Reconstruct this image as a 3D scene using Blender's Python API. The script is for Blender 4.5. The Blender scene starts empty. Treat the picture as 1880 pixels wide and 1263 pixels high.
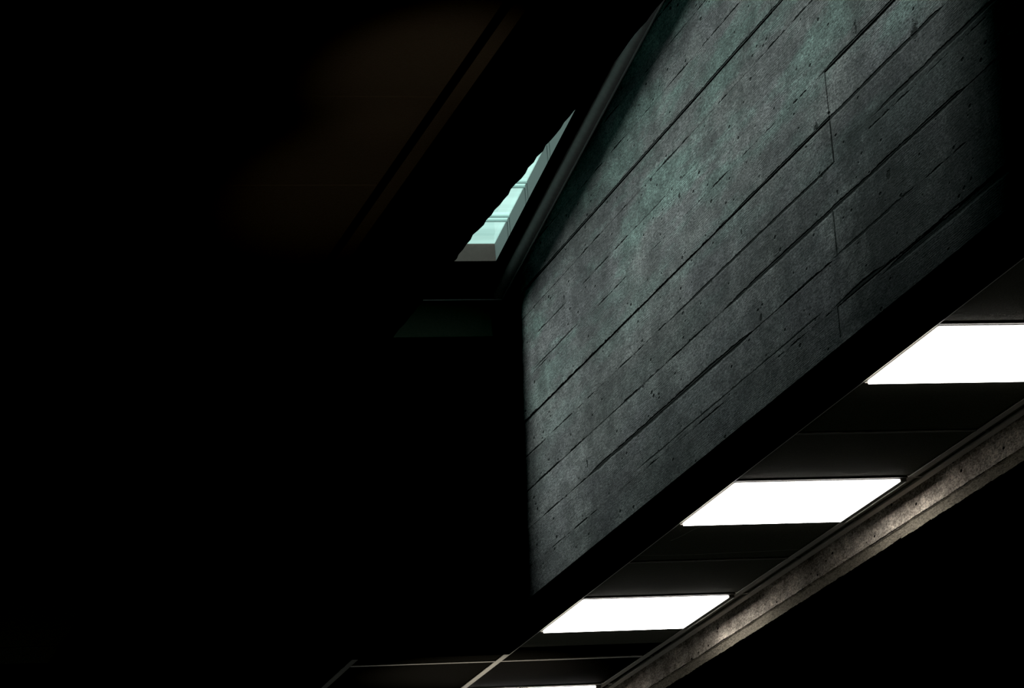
import bpy, bmesh, math, random
from mathutils import Matrix, Vector
random.seed(7)
C = bpy.context.scene.collection
EYE = 1.6                      # camera height above the floor; heights below are given above the eye
def Z(h): return h + EYE

# ------------------------------------------------------------------ helpers
def obj(name, bm, mats, parent=None, kind=None, label=None, cat=None, group=None, smooth=False):
    me = bpy.data.meshes.new(name)
    bm.normal_update(); bm.to_mesh(me); bm.free()
    if not isinstance(mats, (list, tuple)): mats = [mats]
    for m in mats: me.materials.append(m)
    if smooth:
        for p in me.polygons: p.use_smooth = True
    o = bpy.data.objects.new(name, me); C.objects.link(o)
    if parent: o.parent = parent
    tag(o, kind, label, cat, group)
    return o
def tag(o, kind=None, label=None, cat=None, group=None):
    if kind: o['kind'] = kind
    if label: o['label'] = label
    if cat: o['category'] = cat
    if group: o['group'] = group
def empty(name, loc, **kw):
    o = bpy.data.objects.new(name, None); C.objects.link(o); o.location = loc
    o.empty_display_size = .05
    tag(o, **kw); return o
def hexa(bm, P, mi=0):
    """P: 8 points, bottom ring 0-3 then top ring 4-7"""
    v = [bm.verts.new(p) for p in P]
    for f in ((3,2,1,0),(4,5,6,7),(0,1,5,4),(1,2,6,5),(2,3,7,6),(3,0,4,7)):
        bm.faces.new([v[i] for i in f]).material_index = mi
def box(bm, x0, x1, y0, y1, z0, z1, mi=0):
    hexa(bm, [(x0,y0,z0),(x1,y0,z0),(x1,y1,z0),(x0,y1,z0),(x0,y0,z1),(x1,y0,z1),(x1,y1,z1),(x0,y1,z1)], mi)
def bevel(bm, w, seg=2):
    bmesh.ops.bevel(bm, geom=bm.edges[:], offset=w, segments=seg, affect='EDGES', profile=.6)

# ------------------------------------------------------------------ node helpers
class M:
    def __init__(s, name):
        s.m = bpy.data.materials.new(name); s.m.use_nodes = True
        s.t = s.m.node_tree; s.t.nodes.clear()
        s.out = s.n('ShaderNodeOutputMaterial')
        s.tc = s.n('ShaderNodeTexCoord')
        s.obj = s.tc.outputs['Object']
    def n(s, t, **kw):
        nd = s.t.nodes.new(t)
        for k, v in kw.items(): setattr(nd, k, v)
        return nd
    def l(s, a, b): s.t.links.new(a, b)
    def setin(s, sock, v):
        if hasattr(v, 'is_output') or isinstance(v, bpy.types.NodeSocket): s.l(v, sock)
        else: sock.default_value = v
    def math(s, op, a, b=0.0, c=0.0, clamp=False):
        nd = s.n('ShaderNodeMath', operation=op, use_clamp=clamp)
        s.setin(nd.inputs[0], a); s.setin(nd.inputs[1], b)
        if op in ('SMOOTH_MIN','MULTIPLY_ADD','COMPARE','WRAP'): s.setin(nd.inputs[2], c)
        return nd.outputs[0]
    def map(s, scale=(1,1,1), loc=(0,0,0), vec=None):
        nd = s.n('ShaderNodeMapping'); s.l(vec or s.obj, nd.inputs[0])
        nd.inputs['Scale'].default_value = scale; nd.inputs['Location'].default_value = loc
        return nd.outputs[0]
    def noise(s, vec, scale, detail=4, rough=.55, dist=0):
        nd = s.n('ShaderNodeTexNoise'); s.l(vec, nd.inputs['Vector'])
        nd.inputs['Scale'].default_value = scale; nd.inputs['Detail'].default_value = detail
        nd.inputs['Roughness'].default_value = rough; nd.inputs['Distortion'].default_value = dist
        return nd.outputs['Fac']
    def ramp(s, v, a, b, lo=0.0, hi=1.0, smooth=True):
        nd = s.n('ShaderNodeMapRange', interpolation_type='SMOOTHSTEP' if smooth else 'LINEAR')
        s.setin(nd.inputs[0], v); s.setin(nd.inputs[1], a); s.setin(nd.inputs[2], b); s.setin(nd.inputs[3], lo); s.setin(nd.inputs[4], hi)
        return nd.outputs[0]
    def mix(s, f, a, b, mode='MIX'):
        nd = s.n('ShaderNodeMix', data_type='RGBA', blend_type=mode)
        s.setin(nd.inputs[0], f)
        s.setin(nd.inputs[6], a if hasattr(a,'is_output') or isinstance(a,bpy.types.NodeSocket) else (*a,1))
        s.setin(nd.inputs[7], b if hasattr(b,'is_output') or isinstance(b,bpy.types.NodeSocket) else (*b,1))
        return nd.outputs[2]
    def bsdf(s, col, rough=.9, bump=None, strength=.5, dist=.01, spec=.2, metal=0):
        b = s.n('ShaderNodeBsdfPrincipled')
        if isinstance(col, tuple): b.inputs['Base Color'].default_value = (*col, 1)
        else: s.l(col, b.inputs['Base Color'])
        s.setin(b.inputs['Roughness'], rough); b.inputs['Specular IOR Level'].default_value = spec
        b.inputs['Metallic'].default_value = metal
        if bump is not None:
            bp = s.n('ShaderNodeBump'); bp.inputs['Strength'].default_value = strength
            bp.inputs['Distance'].default_value = dist
            s.l(bump, bp.inputs['Height']); s.l(bp.outputs[0], b.inputs['Normal'])
        s.l(b.outputs[0], s.out.inputs[0]); return b

def simple(name, col, rough=.9, nscale=40, var=.25, bump=.1, spec=.2, metal=0):
    m = M(name); n = m.noise(m.map(), nscale, 5)
    c2 = tuple(c*(1-var) for c in col)
    m.bsdf(m.mix(n, c2, tuple(min(1, c*(1+var)) for c in col)), rough, n, bump, .004, spec, metal)
    return m.m

# ------------------------------------------------------------------ numbers read from the place
XF, XF2 = 3.43, 3.633          # faces of the long board-marked wall
YF, YF2 = 12.78, 13.86         # end wall of the shaft, back of it
XL, XL2 = 2.181, 1.945          # left wall of the shaft
YN = 5.6                       # near end of the shaft
HB = 2.48                      # underside of the walls
HC = 2.50                      # suspended ceiling
R0, RS = 3.6145, .1533          # roof height above the eye at YF, slope
def roof(y, dz=0.0): return Z(R0 + RS*(YF - y) + dz)

BOARD = .1365; Z0 = Z(2.548)

# ------------------------------------------------------------------ board-marked concrete
def concrete(name, colA, colB, teal, grain=1.0, joints=(), strokes=(), butts=(), spots=()):
    m = M(name)
    sp = m.n('ShaderNodeSeparateXYZ'); m.l(m.obj, sp.inputs[0])
    x, y, z = sp.outputs
    # wavering of the joints
    wob = m.noise(m.map((0, 1.2, 1.2)), 3, 3)
    wob2 = m.noise(m.map((1, 1, 1)), 60, 3)
    zz = m.math('ADD', z, m.math('MULTIPLY', m.math('SUBTRACT', wob, .5), .008))
    zz = m.math('ADD', zz, m.math('MULTIPLY', m.math('SUBTRACT', wob2, .5), .006))
    yy = m.math('ADD', y, m.math('MULTIPLY', m.math('SUBTRACT', wob2, .5), .010))
    dash = m.noise(m.map((1, 7, 3)), 1.0, 4, .65)
    dash2 = m.noise(m.map((1, 3.1, 5), (4, 2, 9)), 1.0, 4, .65)
    broken = m.math('MULTIPLY', m.ramp(dash, .42, .56, 0, 1), m.ramp(dash2, .40, .56, 0, 1))
    solid = m.ramp(dash, .25, .55, .65, 1.15)
    groove = None
    def add(g):
        nonlocal groove
        groove = g if groove is None else m.math('MAXIMUM', groove, g)
    for zj in joints:                                 # every joint, thin and broken
        d = m.math('ABSOLUTE', m.math('SUBTRACT', zz, Z(zj)))
        wd = m.math('MULTIPLY', broken, .0050)
        add(m.math('MULTIPLY', m.ramp(d, wd, m.math('MULTIPLY', wd, .3)), m.ramp(wd, .0003, .0012)))
    for zj, ya, yb, wdt in strokes:                   # the runs that stand open
        d = m.math('ABSOLUTE', m.math('SUBTRACT', zz, Z(zj)))
        inside = m.math('MULTIPLY', m.ramp(y, ya, ya+.12), m.ramp(y, yb, yb-.25))
        wd = m.math('MULTIPLY', m.math('MULTIPLY', inside, solid), wdt*1.3)
        add(m.math('MULTIPLY', m.ramp(d, wd, m.math('MULTIPLY', wd, .45)), m.ramp(wd, .0003, .001)))
    for yj, za, zb in butts:                          # butt joints between board ends
        d = m.math('ABSOLUTE', m.math('SUBTRACT', yy, yj))
        inside = m.math('MULTIPLY', m.math('GREATER_THAN', z, Z(za)), m.math('LESS_THAN', z, Z(zb)))
        add(m.math('MULTIPLY', m.ramp(d, .009, .002), inside))
    # tone of each board
    row = m.math('FLOOR', m.math('DIVIDE', m.math('SUBTRACT', zz, Z(2.592)), .126))
    wn = m.n('ShaderNodeTexWhiteNoise', noise_dimensions='2D')
    cr = m.n('ShaderNodeCombineXYZ'); m.l(row, cr.inputs[0])
    seg = m.math('FLOOR', m.math('DIVIDE', m.math('SUBTRACT', y, 9.29), 4.1))
    m.l(seg, cr.inputs[1]); m.l(cr.outputs[0], wn.inputs['Vector'])
    tone = wn.outputs['Value']
    # grain along the boards
    g1 = m.noise(m.map((1, 5, 70)), 3.2, 6, .65, 1.2)
    g2 = m.noise(m.map((1, 14, 150)), 2.0, 4, .7, .6)
    wv = m.n('ShaderNodeTexWave', wave_type='BANDS', bands_direction='Z'); 
    m.l(m.map((1, .22, 1)), wv.inputs[0]); wv.inputs['Scale'].default_value = 55; wv.inputs['Distortion'].default_value = 9
    wv.inputs['Detail'].default_value = 3; wv.inputs['Detail Scale'].default_value = .5
    wmask = m.ramp(m.noise(m.map((1, 1.2, 3)), 1.3, 3), .47, .62)
    sand = m.noise(m.map((1, .38, 1)), 210, 4, .75)
    # stains
    big = m.noise(m.map((1, .6, 1.5)), 2.4, 5, .62)
    drip = m.noise(m.map((1, 1.7, .5)), 1.6, 4, .6, .3)
    mot = m.noise(m.map((1, .42, 1)), 22, 6, .75)
    stk = m.noise(m.map((1, .9, 5.5), (3, 1, 0)), 1.5, 6, .62)
    # pits
    vo = m.n('ShaderNodeTexVoronoi', feature='F1'); m.l(m.map((1, .45, .9)), vo.inputs['Vector']); vo.inputs['Scale'].default_value = 42
    vo.inputs['Randomness'].default_value = 1
    wn2 = m.n('ShaderNodeTexWhiteNoise', noise_dimensions='3D'); m.l(vo.outputs['Position'], wn2.inputs['Vector'])
    pr = m.ramp(wn2.outputs['Value'], .55, 1.0, 0.0, .27, False)
    pit = m.math('MULTIPLY', m.ramp(vo.outputs['Distance'], pr, m.math('MULTIPLY', pr, .55)), m.ramp(pr, .015, .03))
    vo3 = m.n('ShaderNodeTexVoronoi', feature='F1'); m.l(m.map((1, 1, .55)), vo3.inputs['Vector']); vo3.inputs['Scale'].default_value = 5.3
    wn3 = m.n('ShaderNodeTexWhiteNoise', noise_dimensions='3D'); m.l(vo3.outputs['Position'], wn3.inputs['Vector'])
    pr3 = m.math('MULTIPLY', m.ramp(wn3.outputs['Value'], .72, 1.0, 0.0, .085, False), m.ramp(m.noise(m.map(), 55, 4), .35, .6, .3, 1.3))
    pit3 = m.math('MULTIPLY', m.ramp(vo3.outputs['Distance'], pr3, m.math('MULTIPLY', pr3, .6)), m.ramp(pr3, .008, .016))
    pits = m.math('MAXIMUM', pit, pit3)
    pn = m.noise(m.map((1, .5, 1)), 38, 5, .7)
    for (py, pz, r) in spots:
        dd = m.n('ShaderNodeVectorMath', operation='DISTANCE'); cx = m.n('ShaderNodeCombineXYZ'); m.l(yy, cx.inputs[0]); m.l(zz, cx.inputs[1])
        m.l(cx.outputs[0], dd.inputs[0]); dd.inputs[1].default_value = (py, Z(pz), 0)
        q = m.math('ADD', dd.outputs['Value'], m.math('MULTIPLY', m.math('SUBTRACT', pn, .5), r*3.2))
        pits = m.math('MAXIMUM', pits, m.ramp(q, r, r*.6))
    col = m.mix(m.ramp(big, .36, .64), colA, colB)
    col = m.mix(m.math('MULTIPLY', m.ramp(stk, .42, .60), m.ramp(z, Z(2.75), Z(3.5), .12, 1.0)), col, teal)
    k = m.math('MULTIPLY', m.ramp(drip, .34, .58, .66, 1.10), m.ramp(tone, 0, 1, .74, 1.24, False))
    dark_end = m.math('MULTIPLY', m.ramp(m.math('ADD', z, m.math('MULTIPLY', m.math('SUBTRACT', big, .5), .10)), Z(3.005), Z(2.985)), m.ramp(m.math('ADD', y, m.math('MULTIPLY', m.math('SUBTRACT', mot, .5), .8)), 9.35, 8.9))  # boards under one joint darker towards the near end
    if spots: k = m.math('MULTIPLY', k, m.ramp(dark_end, 0, 1, 1.0, .55))
    k = m.math('MULTIPLY', k, m.ramp(mot, .36, .64, .66, 1.26))
    k = m.math('MULTIPLY', k, m.ramp(sand, .38, .62, .50, 1.5))
    k = m.math('MULTIPLY', k, m.ramp(g1, .3, .65, .80, 1.12))
    k = m.math('MULTIPLY', k, m.math('SUBTRACT', 1.0, m.math('MULTIPLY', m.math('MAXIMUM', groove, pits), .985)))
    kc = m.n('ShaderNodeCombineColor'); [m.l(k, kc.inputs[i]) for i in range(3)]
    col = m.mix(1.0, col, kc.outputs[0], 'MULTIPLY')
    h = m.math('MULTIPLY', g1, .35*grain)
    h = m.math('ADD', h, m.math('MULTIPLY', g2, .3*grain))
    h = m.math('ADD', h, m.math('MULTIPLY', m.math('MULTIPLY', wv.outputs['Fac'], wmask), .09*grain))
    h = m.math('ADD', h, m.math('MULTIPLY', sand, .22))
    h = m.math('ADD', h, m.math('MULTIPLY', mot, .5))
    h = m.math('SUBTRACT', h, m.math('MULTIPLY', groove, 1.2))
    h = m.math('SUBTRACT', h, m.math('MULTIPLY', pits, 1.0))
    m.bsdf(col, .92, h, .9, .0045, .12)
    return m.m

JOINTS = [2.586, 2.717, 2.848, 2.966, 3.091, 3.226, 3.347, 3.447, 3.535, 3.66, 3.78, 3.90]
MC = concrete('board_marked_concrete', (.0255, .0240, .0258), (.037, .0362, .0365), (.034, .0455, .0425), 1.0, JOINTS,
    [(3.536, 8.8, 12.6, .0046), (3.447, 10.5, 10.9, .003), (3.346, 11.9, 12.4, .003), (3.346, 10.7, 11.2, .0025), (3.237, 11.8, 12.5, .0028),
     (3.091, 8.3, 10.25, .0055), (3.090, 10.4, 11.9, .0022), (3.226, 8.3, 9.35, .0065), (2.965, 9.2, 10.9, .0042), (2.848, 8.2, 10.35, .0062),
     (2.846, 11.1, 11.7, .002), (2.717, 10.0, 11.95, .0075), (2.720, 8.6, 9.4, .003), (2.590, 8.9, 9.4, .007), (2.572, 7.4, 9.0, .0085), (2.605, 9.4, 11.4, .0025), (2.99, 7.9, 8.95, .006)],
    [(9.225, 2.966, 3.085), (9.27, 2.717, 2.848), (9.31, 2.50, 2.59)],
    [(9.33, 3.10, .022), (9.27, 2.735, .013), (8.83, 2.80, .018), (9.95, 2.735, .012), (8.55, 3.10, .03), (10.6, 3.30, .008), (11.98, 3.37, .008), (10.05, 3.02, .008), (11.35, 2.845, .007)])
MW = concrete('warm_board_marked_concrete', (.36, .31, .26), (.54, .48, .41), (.44, .39, .33), 1.3, [2.0], [(2.423, 5.0, 18.0, .002)])
def rough_conc(name, col):
    m = M(name)
    n = m.noise(m.map((1, 9, 60)), 5, 6, .7, .8); s = m.noise(m.map(), 120, 5, .7)
    h = m.math('ADD', n, m.math('MULTIPLY', s, .6))
    c = m.mix(m.ramp(h, .55, 1.05), tuple(v*.25 for v in col), col)
    m.bsdf(c, .95, h, 1.0, .006, .1); return m.m
MR = rough_conc('rough_grained_concrete', (.36, .32, .25))
MS = simple('shaded_dark_concrete', (.004, .004, .004), .95, 30, .4, .4, .05)  # concrete coloured near black, shade put into the colour
MBLK = simple('unlit_black_concrete', (.002, .002, .002), .95, 25, .3, .3, .05)  # end wall coloured black to stand for the lack of light there
MROOF = simple('dark_roof_lining', (.02, .02, .02), .9, 60, .2, .2, .1)
MFAS = simple('grey_green_fascia_board', (.075, .075, .060), .85, 90, .15, .1, .2)
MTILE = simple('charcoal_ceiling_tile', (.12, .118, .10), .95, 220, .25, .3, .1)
MTILE2 = simple('shaded_ceiling_tile', (.030, .0285, .025), .95, 220, .25, .3, .1)  # tile copy darkened to hold the left ceiling in shade
MBARL = simple('lit_grey_grid_bar', (.72, .69, .62), .6, 25, .12, .05, .3)  # grid bar copy made paler where light falls on the far bars
MTILE3 = simple('deep_shaded_ceiling_tile', (.009, .0085, .0075), .95, 220, .25, .3, .1)  # darkest tile copy, shade of the far ceiling put into its colour
MBAR = simple('grey_metal_grid_bar', (.42, .39, .34), .6, 25, .12, .05, .3)
MFRM = simple('dark_grey_light_frame', (.15, .145, .13), .5, 25, .12, .05, .3)
MBEAD = simple('pale_bead', (.85, .85, .84), .7, 40, .1, .1, .3)
MTRIM = simple('bounce_light_cove', (.72, .68, .67), .7, 40, .2, .1, .3)
MWELL = simple('grey_painted_reveal', (.020, .029, .028), .8, 60, .08, .05, .2)
MFLR = simple('dark_stone_floor', (.002, .002, .002), .8, 8, .2, .1, .1)

def emis(name, col, s):
    m = M(name); e = m.n('ShaderNodeEmission'); e.inputs[0].default_value = (*col, 1); e.inputs[1].default_value = s
    m.l(e.outputs[0], m.out.inputs[0]); return m.m
MLENS = emis('white_glowing_diffuser', (1, .965, .91), 8.5)
# frosted roof pane: lets part of the daylight straight through, glows with the rest
m = M('frosted_teal_roof_glass')
n = m.noise(m.map((.5, 7, 1)), 1.6, 4, .6)
gcol = m.mix(m.ramp(n, .3, .7), (.36, .62, .56), (.56, .92, .84))
e = m.n('ShaderNodeEmission'); m.l(gcol, e.inputs[0]); e.inputs[1].default_value = 1.3
tr = m.n('ShaderNodeBsdfTransparent'); tr.inputs[0].default_value = (.95, 1, .99, 1)
mx = m.n('ShaderNodeMixShader'); mx.inputs[0].default_value = .5
m.l(tr.outputs[0], mx.inputs[1]); m.l(e.outputs[0], mx.inputs[2]); m.l(mx.outputs[0], m.out.inputs[0])
MGLS = m.m

# ------------------------------------------------------------------ long board-marked wall (right of the shaft)
def board_wall(name, x, ya, yb, h0, ztop, mat, thick, **kw):
    """vertical wall whose left face is cast against boards: each board leaves its own shallow step"""
    bm = bmesh.new(); rnd = random.Random(3)
    zb0 = Z(h0); zl = [h0-.02] + JOINTS
    while zl[-1] < 5.2: zl.append(zl[-1]+.124)
    ends = {3.091: 9.225, 2.966: 9.225, 2.848: 9.27, 2.717: 9.27, 2.586: 9.31, h0-.02: 9.31}
    for i in range(len(zl)-1):
        z, z1 = Z(zl[i]), Z(zl[i+1])
        e0 = ends.get(zl[i], 9.2 + rnd.uniform(-.6, .6)) if i != 2 else 9.27
        cutsy = sorted([e0 + k*4.05 for k in range(-3, 3)])
        for y, y1 in zip(cutsy[:-1], cutsy[1:]):
            a, b = max(y, ya), min(y1, yb)
            lo = max(z, zb0)
            if b > a and z1 > lo:
                dx = rnd.uniform(-.0011, .0011); tw = rnd.uniform(-.0008, .0008)
                g = .0006
                ytop = YF - (z1 - Z(R0))/RS; ybot = YF - (lo - Z(R0))/RS      # where the roof line crosses this course
                pieces = []
                if a < min(b, ytop): pieces.append((a, min(b, ytop), z1, z1))
                c0, c1 = max(a, ytop), min(b, ybot)
                if c1 > c0 + .005: pieces.append((c0, c1, min(z1, ztop(c0)), max(ztop(c1), lo+.001)))
                for (p, q, tp, tq) in pieces:
                    xq = x + dx + tw*(q-a)/(b-a); xp = x + dx + tw*(p-a)/(b-a)
                    hexa(bm, [(xp,p+g,lo+g),(x+.03,p+g,lo+g),(x+.03,q-g,lo+g),(xq,q-g,lo+g),
                              (xp,p+g,tp-g),(x+.03,p+g,tp-g),(x+.03,q-g,tq-g),(xq,q-g,tq-g)], 0)
    # solid core behind the board courses
    t = .012
    hexa(bm, [(x+t,ya,zb0),(x+thick,ya,zb0),(x+thick,yb,zb0),(x+t,yb,zb0),
              (x+t,ya,ztop(ya)),(x+thick,ya,ztop(ya)),(x+thick,yb,ztop(yb)),(x+t,yb,ztop(yb))], 1)
    return obj(name, bm, mat, **kw)
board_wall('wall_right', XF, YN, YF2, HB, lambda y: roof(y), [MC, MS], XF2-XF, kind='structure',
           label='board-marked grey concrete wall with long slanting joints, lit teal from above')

# end wall of the shaft
bm = bmesh.new()
box(bm, XL2, XF+.004, YF, YF2, Z(HB), roof(YF))
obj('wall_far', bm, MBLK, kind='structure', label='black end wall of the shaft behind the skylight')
bm = bmesh.new()
box(bm, XL, XF-.05, YF-.012, YF, Z(3.447), Z(3.585))
bevel(bm, .002, 1)
obj('trim_1', bm, MFAS, kind='structure', label='dim grey-green fascia strip at the head of the end wall')
bm = bmesh.new()
box(bm, XL, XF, YF-.010, YF, Z(3.5855), Z(3.5885))
obj('trim_2', bm, MBEAD, kind='structure', label='thin pale line where the end wall meets the roof')
bm = bmesh.new()
pr = [(.004, 0), (.004, -.026), (-.001, -.0300), (-.005, -.0300), (-.007, -.0275)] + [(-.007-.033*math.sin(t*math.pi/24), -.0275*math.cos(t*math.pi/24)) for t in range(1, 13)]  # pale cove added and rounded to show bounced light along the roof edge
r1 = [bm.verts.new((XF+a, YN, roof(YN)+b)) for a, b in pr]; r2 = [bm.verts.new((XF+a, YF, roof(YF)+b)) for a, b in pr]
n_ = len(pr)
for i in range(n_): bm.faces.new((r1[i], r1[(i+1)%n_], r2[(i+1)%n_], r2[i])).material_index = 1 if i in (1, 2, 3) else 0
bm.faces.new(r1); bm.faces.new(r2[::-1]); bmesh.ops.recalc_face_normals(bm, faces=bm.faces[:])
obj('trim_3', bm, [MTRIM, MBEAD], kind='structure', label='thin pale bead running up between concrete wall and dark roof, with a cove added for bounced light')

# left wall of the shaft with a rough lower edge, and near end wall
bm = bmesh.new()
rnd = random.Random(11)
ys = [YN + i*.04 for i in range(int((YF-YN)/.04)+1)] + [YF]
prev = None
for y in ys:
    j = rnd.uniform(-.002, .0035) if rnd.random() < .8 else rnd.uniform(-.007, .004)
    ring = [bm.verts.new(p) for p in ((XL2,y,Z(HC)-.004),(XL-.004+j,y,Z(HC)-.004),(XL+j,y,Z(HC)+.004),(XL,y,Z(HC)+.05),(XL,y,roof(y)),(XL2,y,roof(y)))]
    if prev:
        for i in range(6): bm.faces.new((prev[i],ring[i],ring[(i+1)%6],prev[(i+1)%6]))
    else: bm.faces.new(ring)
    prev = ring
bm.faces.new(prev[::-1]); bmesh.ops.recalc_face_normals(bm, faces=bm.faces[:])
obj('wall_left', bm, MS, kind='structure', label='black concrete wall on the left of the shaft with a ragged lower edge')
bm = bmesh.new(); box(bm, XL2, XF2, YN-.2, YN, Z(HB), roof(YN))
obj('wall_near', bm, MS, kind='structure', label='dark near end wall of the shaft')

# ------------------------------------------------------------------ roof with its opening
SX0, SX1, SY0, SY1 = 2.90, 3.350, 8.2, 12.518
T = .16
bm = bmesh.new()
def slab(x0, x1, y0, y1, mi=0):
    hexa(bm, [(x0,y0,roof(y0)),(x1,y0,roof(y0)),(x1,y1,roof(y1)),(x0,y1,roof(y1)),
              (x0,y0,roof(y0,T)),(x1,y0,roof(y0,T)),(x1,y1,roof(y1,T)),(x0,y1,roof(y1,T))], mi)
slab(XL2-.1, SX0, YN-.2, YF2); slab(SX1, XF2, YN-.2, YF2)
slab(SX0, SX1, YN-.2, SY0); slab(SX0, SX1, SY1, YF2)
obj('ceiling', bm, MROOF, kind='structure', label='dark sloping roof lining around the skylight')

win = empty('window_1', ((SX0+SX1)/2, (SY0+SY1)/2, roof((SY0+SY1)/2)), kind='structure',
            label='long frosted teal skylight with cross bars set in the dark roof')
wl = Vector(win.location)
def wbox(bm, x0, x1, y0, y1, d0, d1):
    hexa(bm, [Vector(p)-wl for p in ((x0,y0,roof(y0,d0)),(x1,y0,roof(y0,d0)),(x1,y1,roof(y1,d0)),(x0,y1,roof(y1,d0)),
              (x0,y0,roof(y0,d1)),(x1,y0,roof(y0,d1)),(x1,y1,roof(y1,d1)),(x0,y1,roof(y1,d1)))])
DG = .065
bm = bmesh.new()
lt = .006
wbox(bm, SX1-lt, SX1, SY0, SY1, .001, DG+.03); wbox(bm, SX0, SX0+lt, SY0, SY1, .001, DG+.03)
wbox(bm, SX0+lt, SX1-lt, SY0, SY0+lt, .001, DG+.03)
obj('reveal', bm, MWELL, win)
MEND = simple('pinkish_beige_reveal', (.10, .080, .074), .85, 60, .1, .05, .1)
bm = bmesh.new(); wbox(bm, SX0+lt, SX1-lt, SY1-lt, SY1, .001, DG+.03)
o = obj('end_reveal', bm, MEND, win); o['label'] = 'greyish pink end board of the skylight opening'
bars = [12.302, 12.035, 11.715, 11.2, 10.8, 10.4, 10.0, 9.6, 9.2, 8.8]
edges = [SY1-lt] + bars + [SY0+lt]
for i in range(len(edges)-1):
    bm = bmesh.new(); wbox(bm, SX0+lt, SX1-lt, edges[i+1]+.0005, edges[i]-.0005, DG, DG+.006)
    obj('pane', bm, MGLS, win)
MMUL = simple('teal_glow_glazing_bar', (.30, .42, .40), .6, 40, .1, .05, .3)
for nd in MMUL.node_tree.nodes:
    if nd.type == 'BSDF_PRINCIPLED': nd.inputs['Emission Color'].default_value = (.30, .55, .50, 1); nd.inputs['Emission Strength'].default_value = .25  # faint glow put into the bars in place of daylight behind them
for y in bars:
    bm = bmesh.new()
    wbox(bm, SX0+lt, SX1-lt, y-.018, y-.013, DG-.006, DG+.012); wbox(bm, SX0+lt, SX1-lt, y+.013, y+.019, DG-.007, DG+.012)
    obj('glazing_bar', bm, MMUL, win)

# ------------------------------------------------------------------ suspended ceilings
PX, PY = .600, .6167
XB = 3.655                       # first grid line
YB = 11.042
XE = 4.290                       # where the tiles stop
HT = .006
def grid_ceiling(xlines, x0, x1, y0, y1, name, label, cuts=(), mat=None):
    bm = bmesh.new()
    k0 = math.floor((y0-YB)/PY); k1 = math.ceil((y1-YB)/PY)
    ylines = [YB+k*PY for k in range(k0, k1+1)]
    xs = [x0]+[x for x in xlines if x0 < x < x1]+[x1]
    for i in range(len(xs)-1):
        for j in range(len(ylines)-1):
            a, b = xs[i], xs[i+1]; c, d = max(ylines[j], y0), min(ylines[j+1], y1)
            if d-c < .01: continue
            if any(abs((a+b)/2-cx) < .2 and abs((c+d)/2-cy) < .2 for cx, cy in cuts): continue
            g = .003
            box(bm, a+g, b-g, c+g, d-g, Z(HC)+HT, Z(HC)+HT+.015)
    box(bm, x0, x1 + (.4 if x1 == XE else 0), y0, y1, Z(HC)+.122, Z(HC)+.14)          # slab above, keeps daylight out
    return obj(name, bm, mat or MTILE, kind='structure', label=label), ylines
rows = [9.192+.0, 11.042, 12.892, 14.742]                  # near grid line of each lit bay
xr = [XB-PX*k for k in range(3, -1, -1)] + [XB+PX]
lit = [(XB+PX/2, r+PY/2) for r in rows] + [(XB+PX/2, 7.342+PY/2)]
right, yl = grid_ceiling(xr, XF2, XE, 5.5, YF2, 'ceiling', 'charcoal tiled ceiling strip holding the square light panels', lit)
far, yl2 = grid_ceiling(xr, 1.2, XE, YF2, 17.8, 'ceiling', 'tiled ceiling beyond the end wall, darkened for shade, crossed by bars coloured pale as lit', lit, MTILE3)
leftc, yl3 = grid_ceiling([1.868-PX*k for k in range(0, 13)], -5.9, 1.868, 2.0, YF2, 'ceiling', 'tiled ceiling left of the shaft, darkened for shade, faintly brown beside the wall', mat=MTILE2)

def bar(name, x0, x1, y0, y1, label, h=0.0, mat=MBAR, t=.0035):
    bm = bmesh.new(); box(bm, x0, x1, y0, y1, Z(HC)+h, Z(HC)+h+t)
    bevel(bm, .0008, 1)
    # web of the T above the flange
    if x1-x0 < y1-y0: box(bm, (x0+x1)/2-.001, (x0+x1)/2+.001, y0, y1, Z(HC)+h+t, Z(HC)+h+.03)
    else: box(bm, x0, x1, (y0+y1)/2-.001, (y0+y1)/2+.001, Z(HC)+h+t, Z(HC)+h+.03)
    return obj(name, bm, mat, kind='structure', label=label)
W = .012
bar('trim_4', XB-W, XB+W, 8.0, 17.8, 'main grid bar along the left edge of the light panels, coloured pale as lit', mat=MBARL)
bar('trim_5', XB+PX-W, XB+PX+W, 5.5, 17.8, 'grey main grid bar along the right edge of the light panels')
bar('trim_6', XB-PX-W, XB-PX+W, YF2, 17.8, 'main grid bar furthest left beyond the end wall, darkened where light fades', mat=MFRM)
k = 7
for y in sorted(set([round(v, 5) for v in yl + yl2])):
    if not (6.0 < y < 17.5): continue
    x0 = XB+W if y < YF2 else XB-PX+W
    near = any(abs(y-r) < .02 for r in rows)
    end = any(abs(y-r-PY) < .02 for r in rows)
    mid = not near and not end
    lab = ('cross bar at the near edge of a light panel' if near else 'cross bar at the far edge of a light panel' if end else 'cross bar between two plain ceiling tiles')
    bar('trim_%d' % k, x0, XB+PX-W, y-W*.5, y+W*.5, lab, .0006, MFRM if y < 13.8 else MBARL); k += 1
    if y > YF2:
        bar('trim_%d' % k, 1.2, XB-PX-W, y-W*.5, y+W*.5, 'cross bar left of the furthest main grid bar, darkened where light fades', .0006, MTILE3); k += 1  # left part coloured dark where the light on the bar fades
    bar('trim_%d' % k, XB+PX+W, XE, y-W*.45, y+W*.45, 'short stub bar across the narrow border tiles', .0006, MBAR if near else MFRM); k += 1
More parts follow.
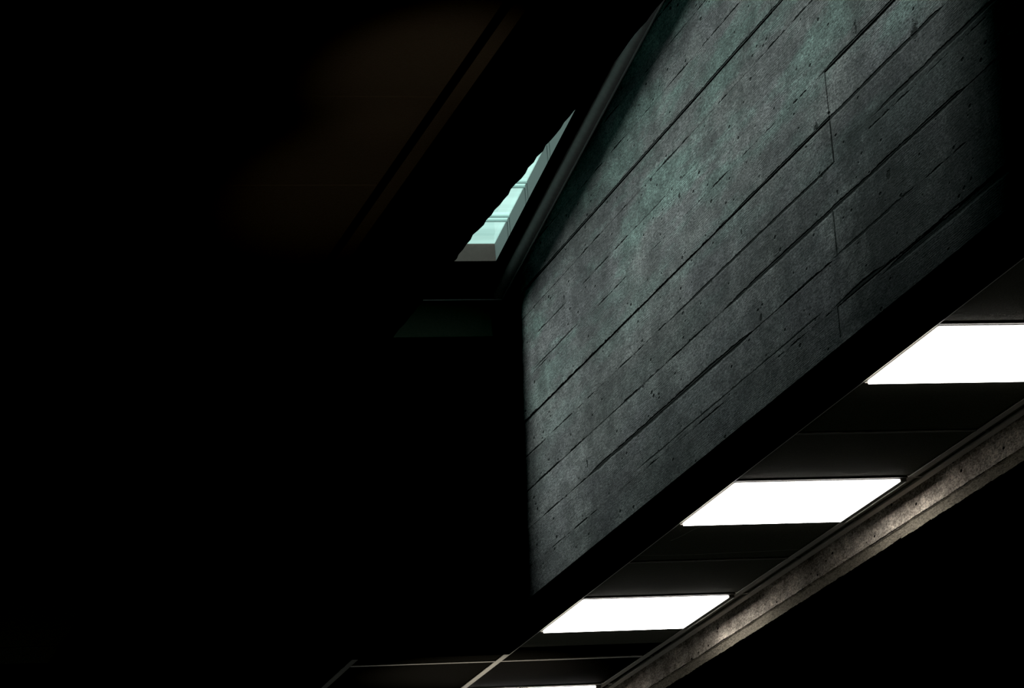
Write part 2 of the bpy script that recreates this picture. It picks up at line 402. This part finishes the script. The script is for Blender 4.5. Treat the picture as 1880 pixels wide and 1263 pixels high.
# wall angle and shadow gap on the right
bm = bmesh.new(); box(bm, XE+.003, XE+.028, 5.5, 17.8, Z(HC)-.001, Z(HC)+.003); box(bm, XE+.026, XE+.028, 5.5, 17.8, Z(HC)+.003, Z(HC)+.03)
obj('trim_%d' % k, bm, MBAR, kind='structure', label='grey edge angle closing the tiled ceiling beside the warm concrete beam'); k += 1
# left side: edge angle, groove
bm = bmesh.new(); box(bm, 1.884, 1.918, 4.0, YF, Z(HC)+.001, Z(HC)+.004)
obj('trim_%d' % k, bm, MTILE2, kind='structure', label='faint brown edge strip beside the black concrete on the left'); k += 1
bm = bmesh.new(); box(bm, 1.85, XL2+.02, 4.0, YF2+.02, Z(HC)+.02, Z(HC)+.04)
obj('trim_%d' % k, bm, MS, kind='structure', label='black shadow gap along the left ceiling'); k += 1

# ------------------------------------------------------------------ warm concrete beam, far right
XW = 4.345
bm = bmesh.new(); rnd = random.Random(5)
ys = [5.5 + i*.012 for i in range(int(12.3/.012))]
prev = None
jz = 0; j2 = 0
for y in ys:
    jz = jz*.75 + rnd.uniform(-.0014, .0014); j2 = j2*.7 + rnd.uniform(-.0016, .0016)
    if rnd.random() < .03: jz += rnd.uniform(-.004, .003)
    if rnd.random() < .02: j2 += rnd.uniform(0, .006)
    pts = [(XW+.30, Z(2.62)), (XW+.001, Z(2.62)), (XW, Z(2.505)), (XW+.0005, Z(2.462)), (XW-.0005, Z(2.423)+jz), (XW+.006, Z(2.420)+jz), (XW+.016+j2*.6, Z(2.392)+j2), (XW+.05, Z(2.390)), (XW+.30, Z(2.390))]
    ring = [bm.verts.new((px, y, pz)) for px, pz in pts]
    if prev:
        n_ = len(ring)
        for i in range(n_):
            f = bm.faces.new((prev[i], prev[(i+1)%n_], ring[(i+1)%n_], ring[i]))
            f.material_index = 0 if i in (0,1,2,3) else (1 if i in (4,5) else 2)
    prev = ring
bmesh.ops.recalc_face_normals(bm, faces=bm.faces[:])
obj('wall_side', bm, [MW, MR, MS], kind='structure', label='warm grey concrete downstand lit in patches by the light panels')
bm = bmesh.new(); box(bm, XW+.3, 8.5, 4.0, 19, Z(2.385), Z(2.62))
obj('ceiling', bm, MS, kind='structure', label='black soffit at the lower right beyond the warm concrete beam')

# ------------------------------------------------------------------ square light panels
def make_light():
    t = empty('ceiling_light', (0, 0, 0))
    a, b = PX/2-W-.001, PY/2-W*.5-.001
    z0 = -.001; zt = .05
    bm = bmesh.new()
    for (x0,x1,y0,y1) in ((-a,-a+.006,-b,b),(a-.020,a,-b,b),(-a+.006,a-.020,-b,-b+.006),(-a+.006,a-.020,b-.010,b)):
        box(bm, x0, x1, y0, y1, -.0098 if x0 == a-.020 else z0, .012)
    box(bm, -a, a, -b, b, .03, zt)
    o = obj('frame', bm, MFRM, t)
    bm = bmesh.new()
    box(bm, -a+.0065, a-.0205, -b+.0065, b-.0105, -.009, .01)
    bevel(bm, .0015, 2)
    obj('diffuser', bm, MLENS, t)
    # slim bright lip between frame and grid bar
    bm = bmesh.new(); box(bm, a-.0035, a-.001, -b, b, -.0125, -.0098)
    box(bm, -a, a-.02, b-.004, b-.002, -.0035, -.001)
    obj('lip', bm, MBAR, t)
    return t
LAB = ['square white light panel nearest the concrete wall\'s upper right, cut by the right edge',
       'square white light panel in the middle, second in the slanting row of lights',
       'smallest fully visible square white light panel, beside the foot of the concrete wall',
       'sliver of a lit white panel at the bottom edge, lowest in the row']
src = make_light(); lights = []
for i, r in enumerate(rows):
    if i == 0: t = src
    else:
        t = src.copy(); C.objects.link(t)
        for ch in src.children:
            c = ch.copy(); C.objects.link(c); c.parent = t
    t.location = (XB+PX/2, r+PY/2, Z(HC))
    t['label'] = LAB[i]; t['category'] = 'ceiling light'; t['group'] = 'square light panels in the tiled ceiling'
    lights.append(t)

# thin stray wires sagging under the tiles
def wire(name, pts, r, label):
    cu = bpy.data.curves.new(name, 'CURVE'); cu.dimensions = '3D'; cu.bevel_depth = r; cu.bevel_resolution = 2
    s = cu.splines.new('NURBS'); s.points.add(len(pts)-1); s.use_endpoint_u = True; s.order_u = 3
    for p, q in zip(s.points, pts): p.co = (*q, 1)
    o = bpy.data.objects.new(name, cu); C.objects.link(o)
    dg = bpy.context.evaluated_depsgraph_get(); me = bpy.data.meshes.new_from_object(o.evaluated_get(dg))
    bpy.data.objects.remove(o); o = bpy.data.objects.new(name, me); C.objects.link(o)
    me.materials.clear(); me.materials.append(MWIRE)
    tag(o, None, label, 'wire'); return o
MWIRE = simple('dull_grey_thread', (.30, .30, .26), .8, 40, .1, 0, .1)
WIRES = [
 ([(1120,1019),(1210,1020),(1290,1017),(1400,1012),(1515,1006)], 'thin pale wire sagging across the tiles between the two lower light panels'),
 ([(1232,992),(1250,985),(1270,973),(1292,964)], 'short curved thread hanging under the middle light panel by the dark wall edge'),
]

# ------------------------------------------------------------------ floor
bm = bmesh.new(); box(bm, -6, 9, -2, 20, -.1, 0)
obj('floor', bm, MFLR, kind='structure', label='dark floor below the frame')

# ------------------------------------------------------------------ camera
a, b, c = -0.26372354, 0.25295612, -0.07991359
F = 6946.04703
Rm = Matrix.Rotation(a, 3, 'Z') @ Matrix.Rotation(math.pi/2+b, 3, 'X') @ Matrix.Rotation(c, 3, 'Z')
cam = bpy.data.cameras.new('camera'); co = bpy.data.objects.new('camera', cam); C.objects.link(co)
co.matrix_world = Matrix.Translation((0, 0, EYE)) @ Rm.to_4x4()
cam.sensor_fit = 'HORIZONTAL'; cam.sensor_width = 36; cam.lens = F/1880*36
cam.clip_start = .05; cam.clip_end = 200
bpy.context.scene.camera = co
for px, lab in WIRES:
    P = []
    for (u, v) in px:
        d = Rm @ Vector(((u-940)/F, -(v-631.5)/F, -1)); d *= (HC+.0063)/d.z
        P.append((d.x, d.y, d.z+EYE))
    wire('hanging_wire', P, .0009, lab)

# ------------------------------------------------------------------ light
def lamp(name, kind, energy, col, loc, aim, **kw):
    l = bpy.data.lights.new(name, kind); l.energy = energy; l.color = col
    for k_, v in kw.items(): setattr(l, k_, v)
    o = bpy.data.objects.new(name, l); C.objects.link(o); o.location = loc
    o.rotation_euler = (Vector(aim)-Vector(loc)).to_track_quat('-Z', 'Y').to_euler(); return o
# soft daylight from the open side of the sky, through the skylight
lamp('daylight', 'SUN', 98, (.93, 1.0, .965), (0, 11, 9), (.36, 11.02, 9-.93), angle=math.radians(19))
# added warm spots, no lamp known, to brighten a patch of the left ceiling
for yy_ in (7.15, 7.95):
    lamp('warm_fill', 'SPOT', 150, (1, .76, .55), (1.72, 4.4, Z(.45)), (1.80, yy_, Z(HC)), spot_size=math.radians(10), spot_blend=1, shadow_soft_size=.06)
# unseen spot added below the far tiles to brighten the grid bars
lamp('far_bar_fill', 'SPOT', 230, (1, .92, .78), (3.2, 14.0, .6), (3.60, 14.35, Z(HC)), spot_size=math.radians(17), spot_blend=1, shadow_soft_size=.1)

w = bpy.data.worlds.new('world'); bpy.context.scene.world = w; w.use_nodes = True
w.node_tree.nodes['Background'].inputs[0].default_value = (0, 0, 0, 1)
sc = bpy.context.scene
sc.view_settings.view_transform = 'Standard'; sc.view_settings.look = 'None'
sc.view_settings.exposure = 0; sc.view_settings.gamma = 1

sc.view_settings.use_curve_mapping = True
cmap = sc.view_settings.curve_mapping
cmap.black_level = (.0021, .0021, .0021); cmap.update()
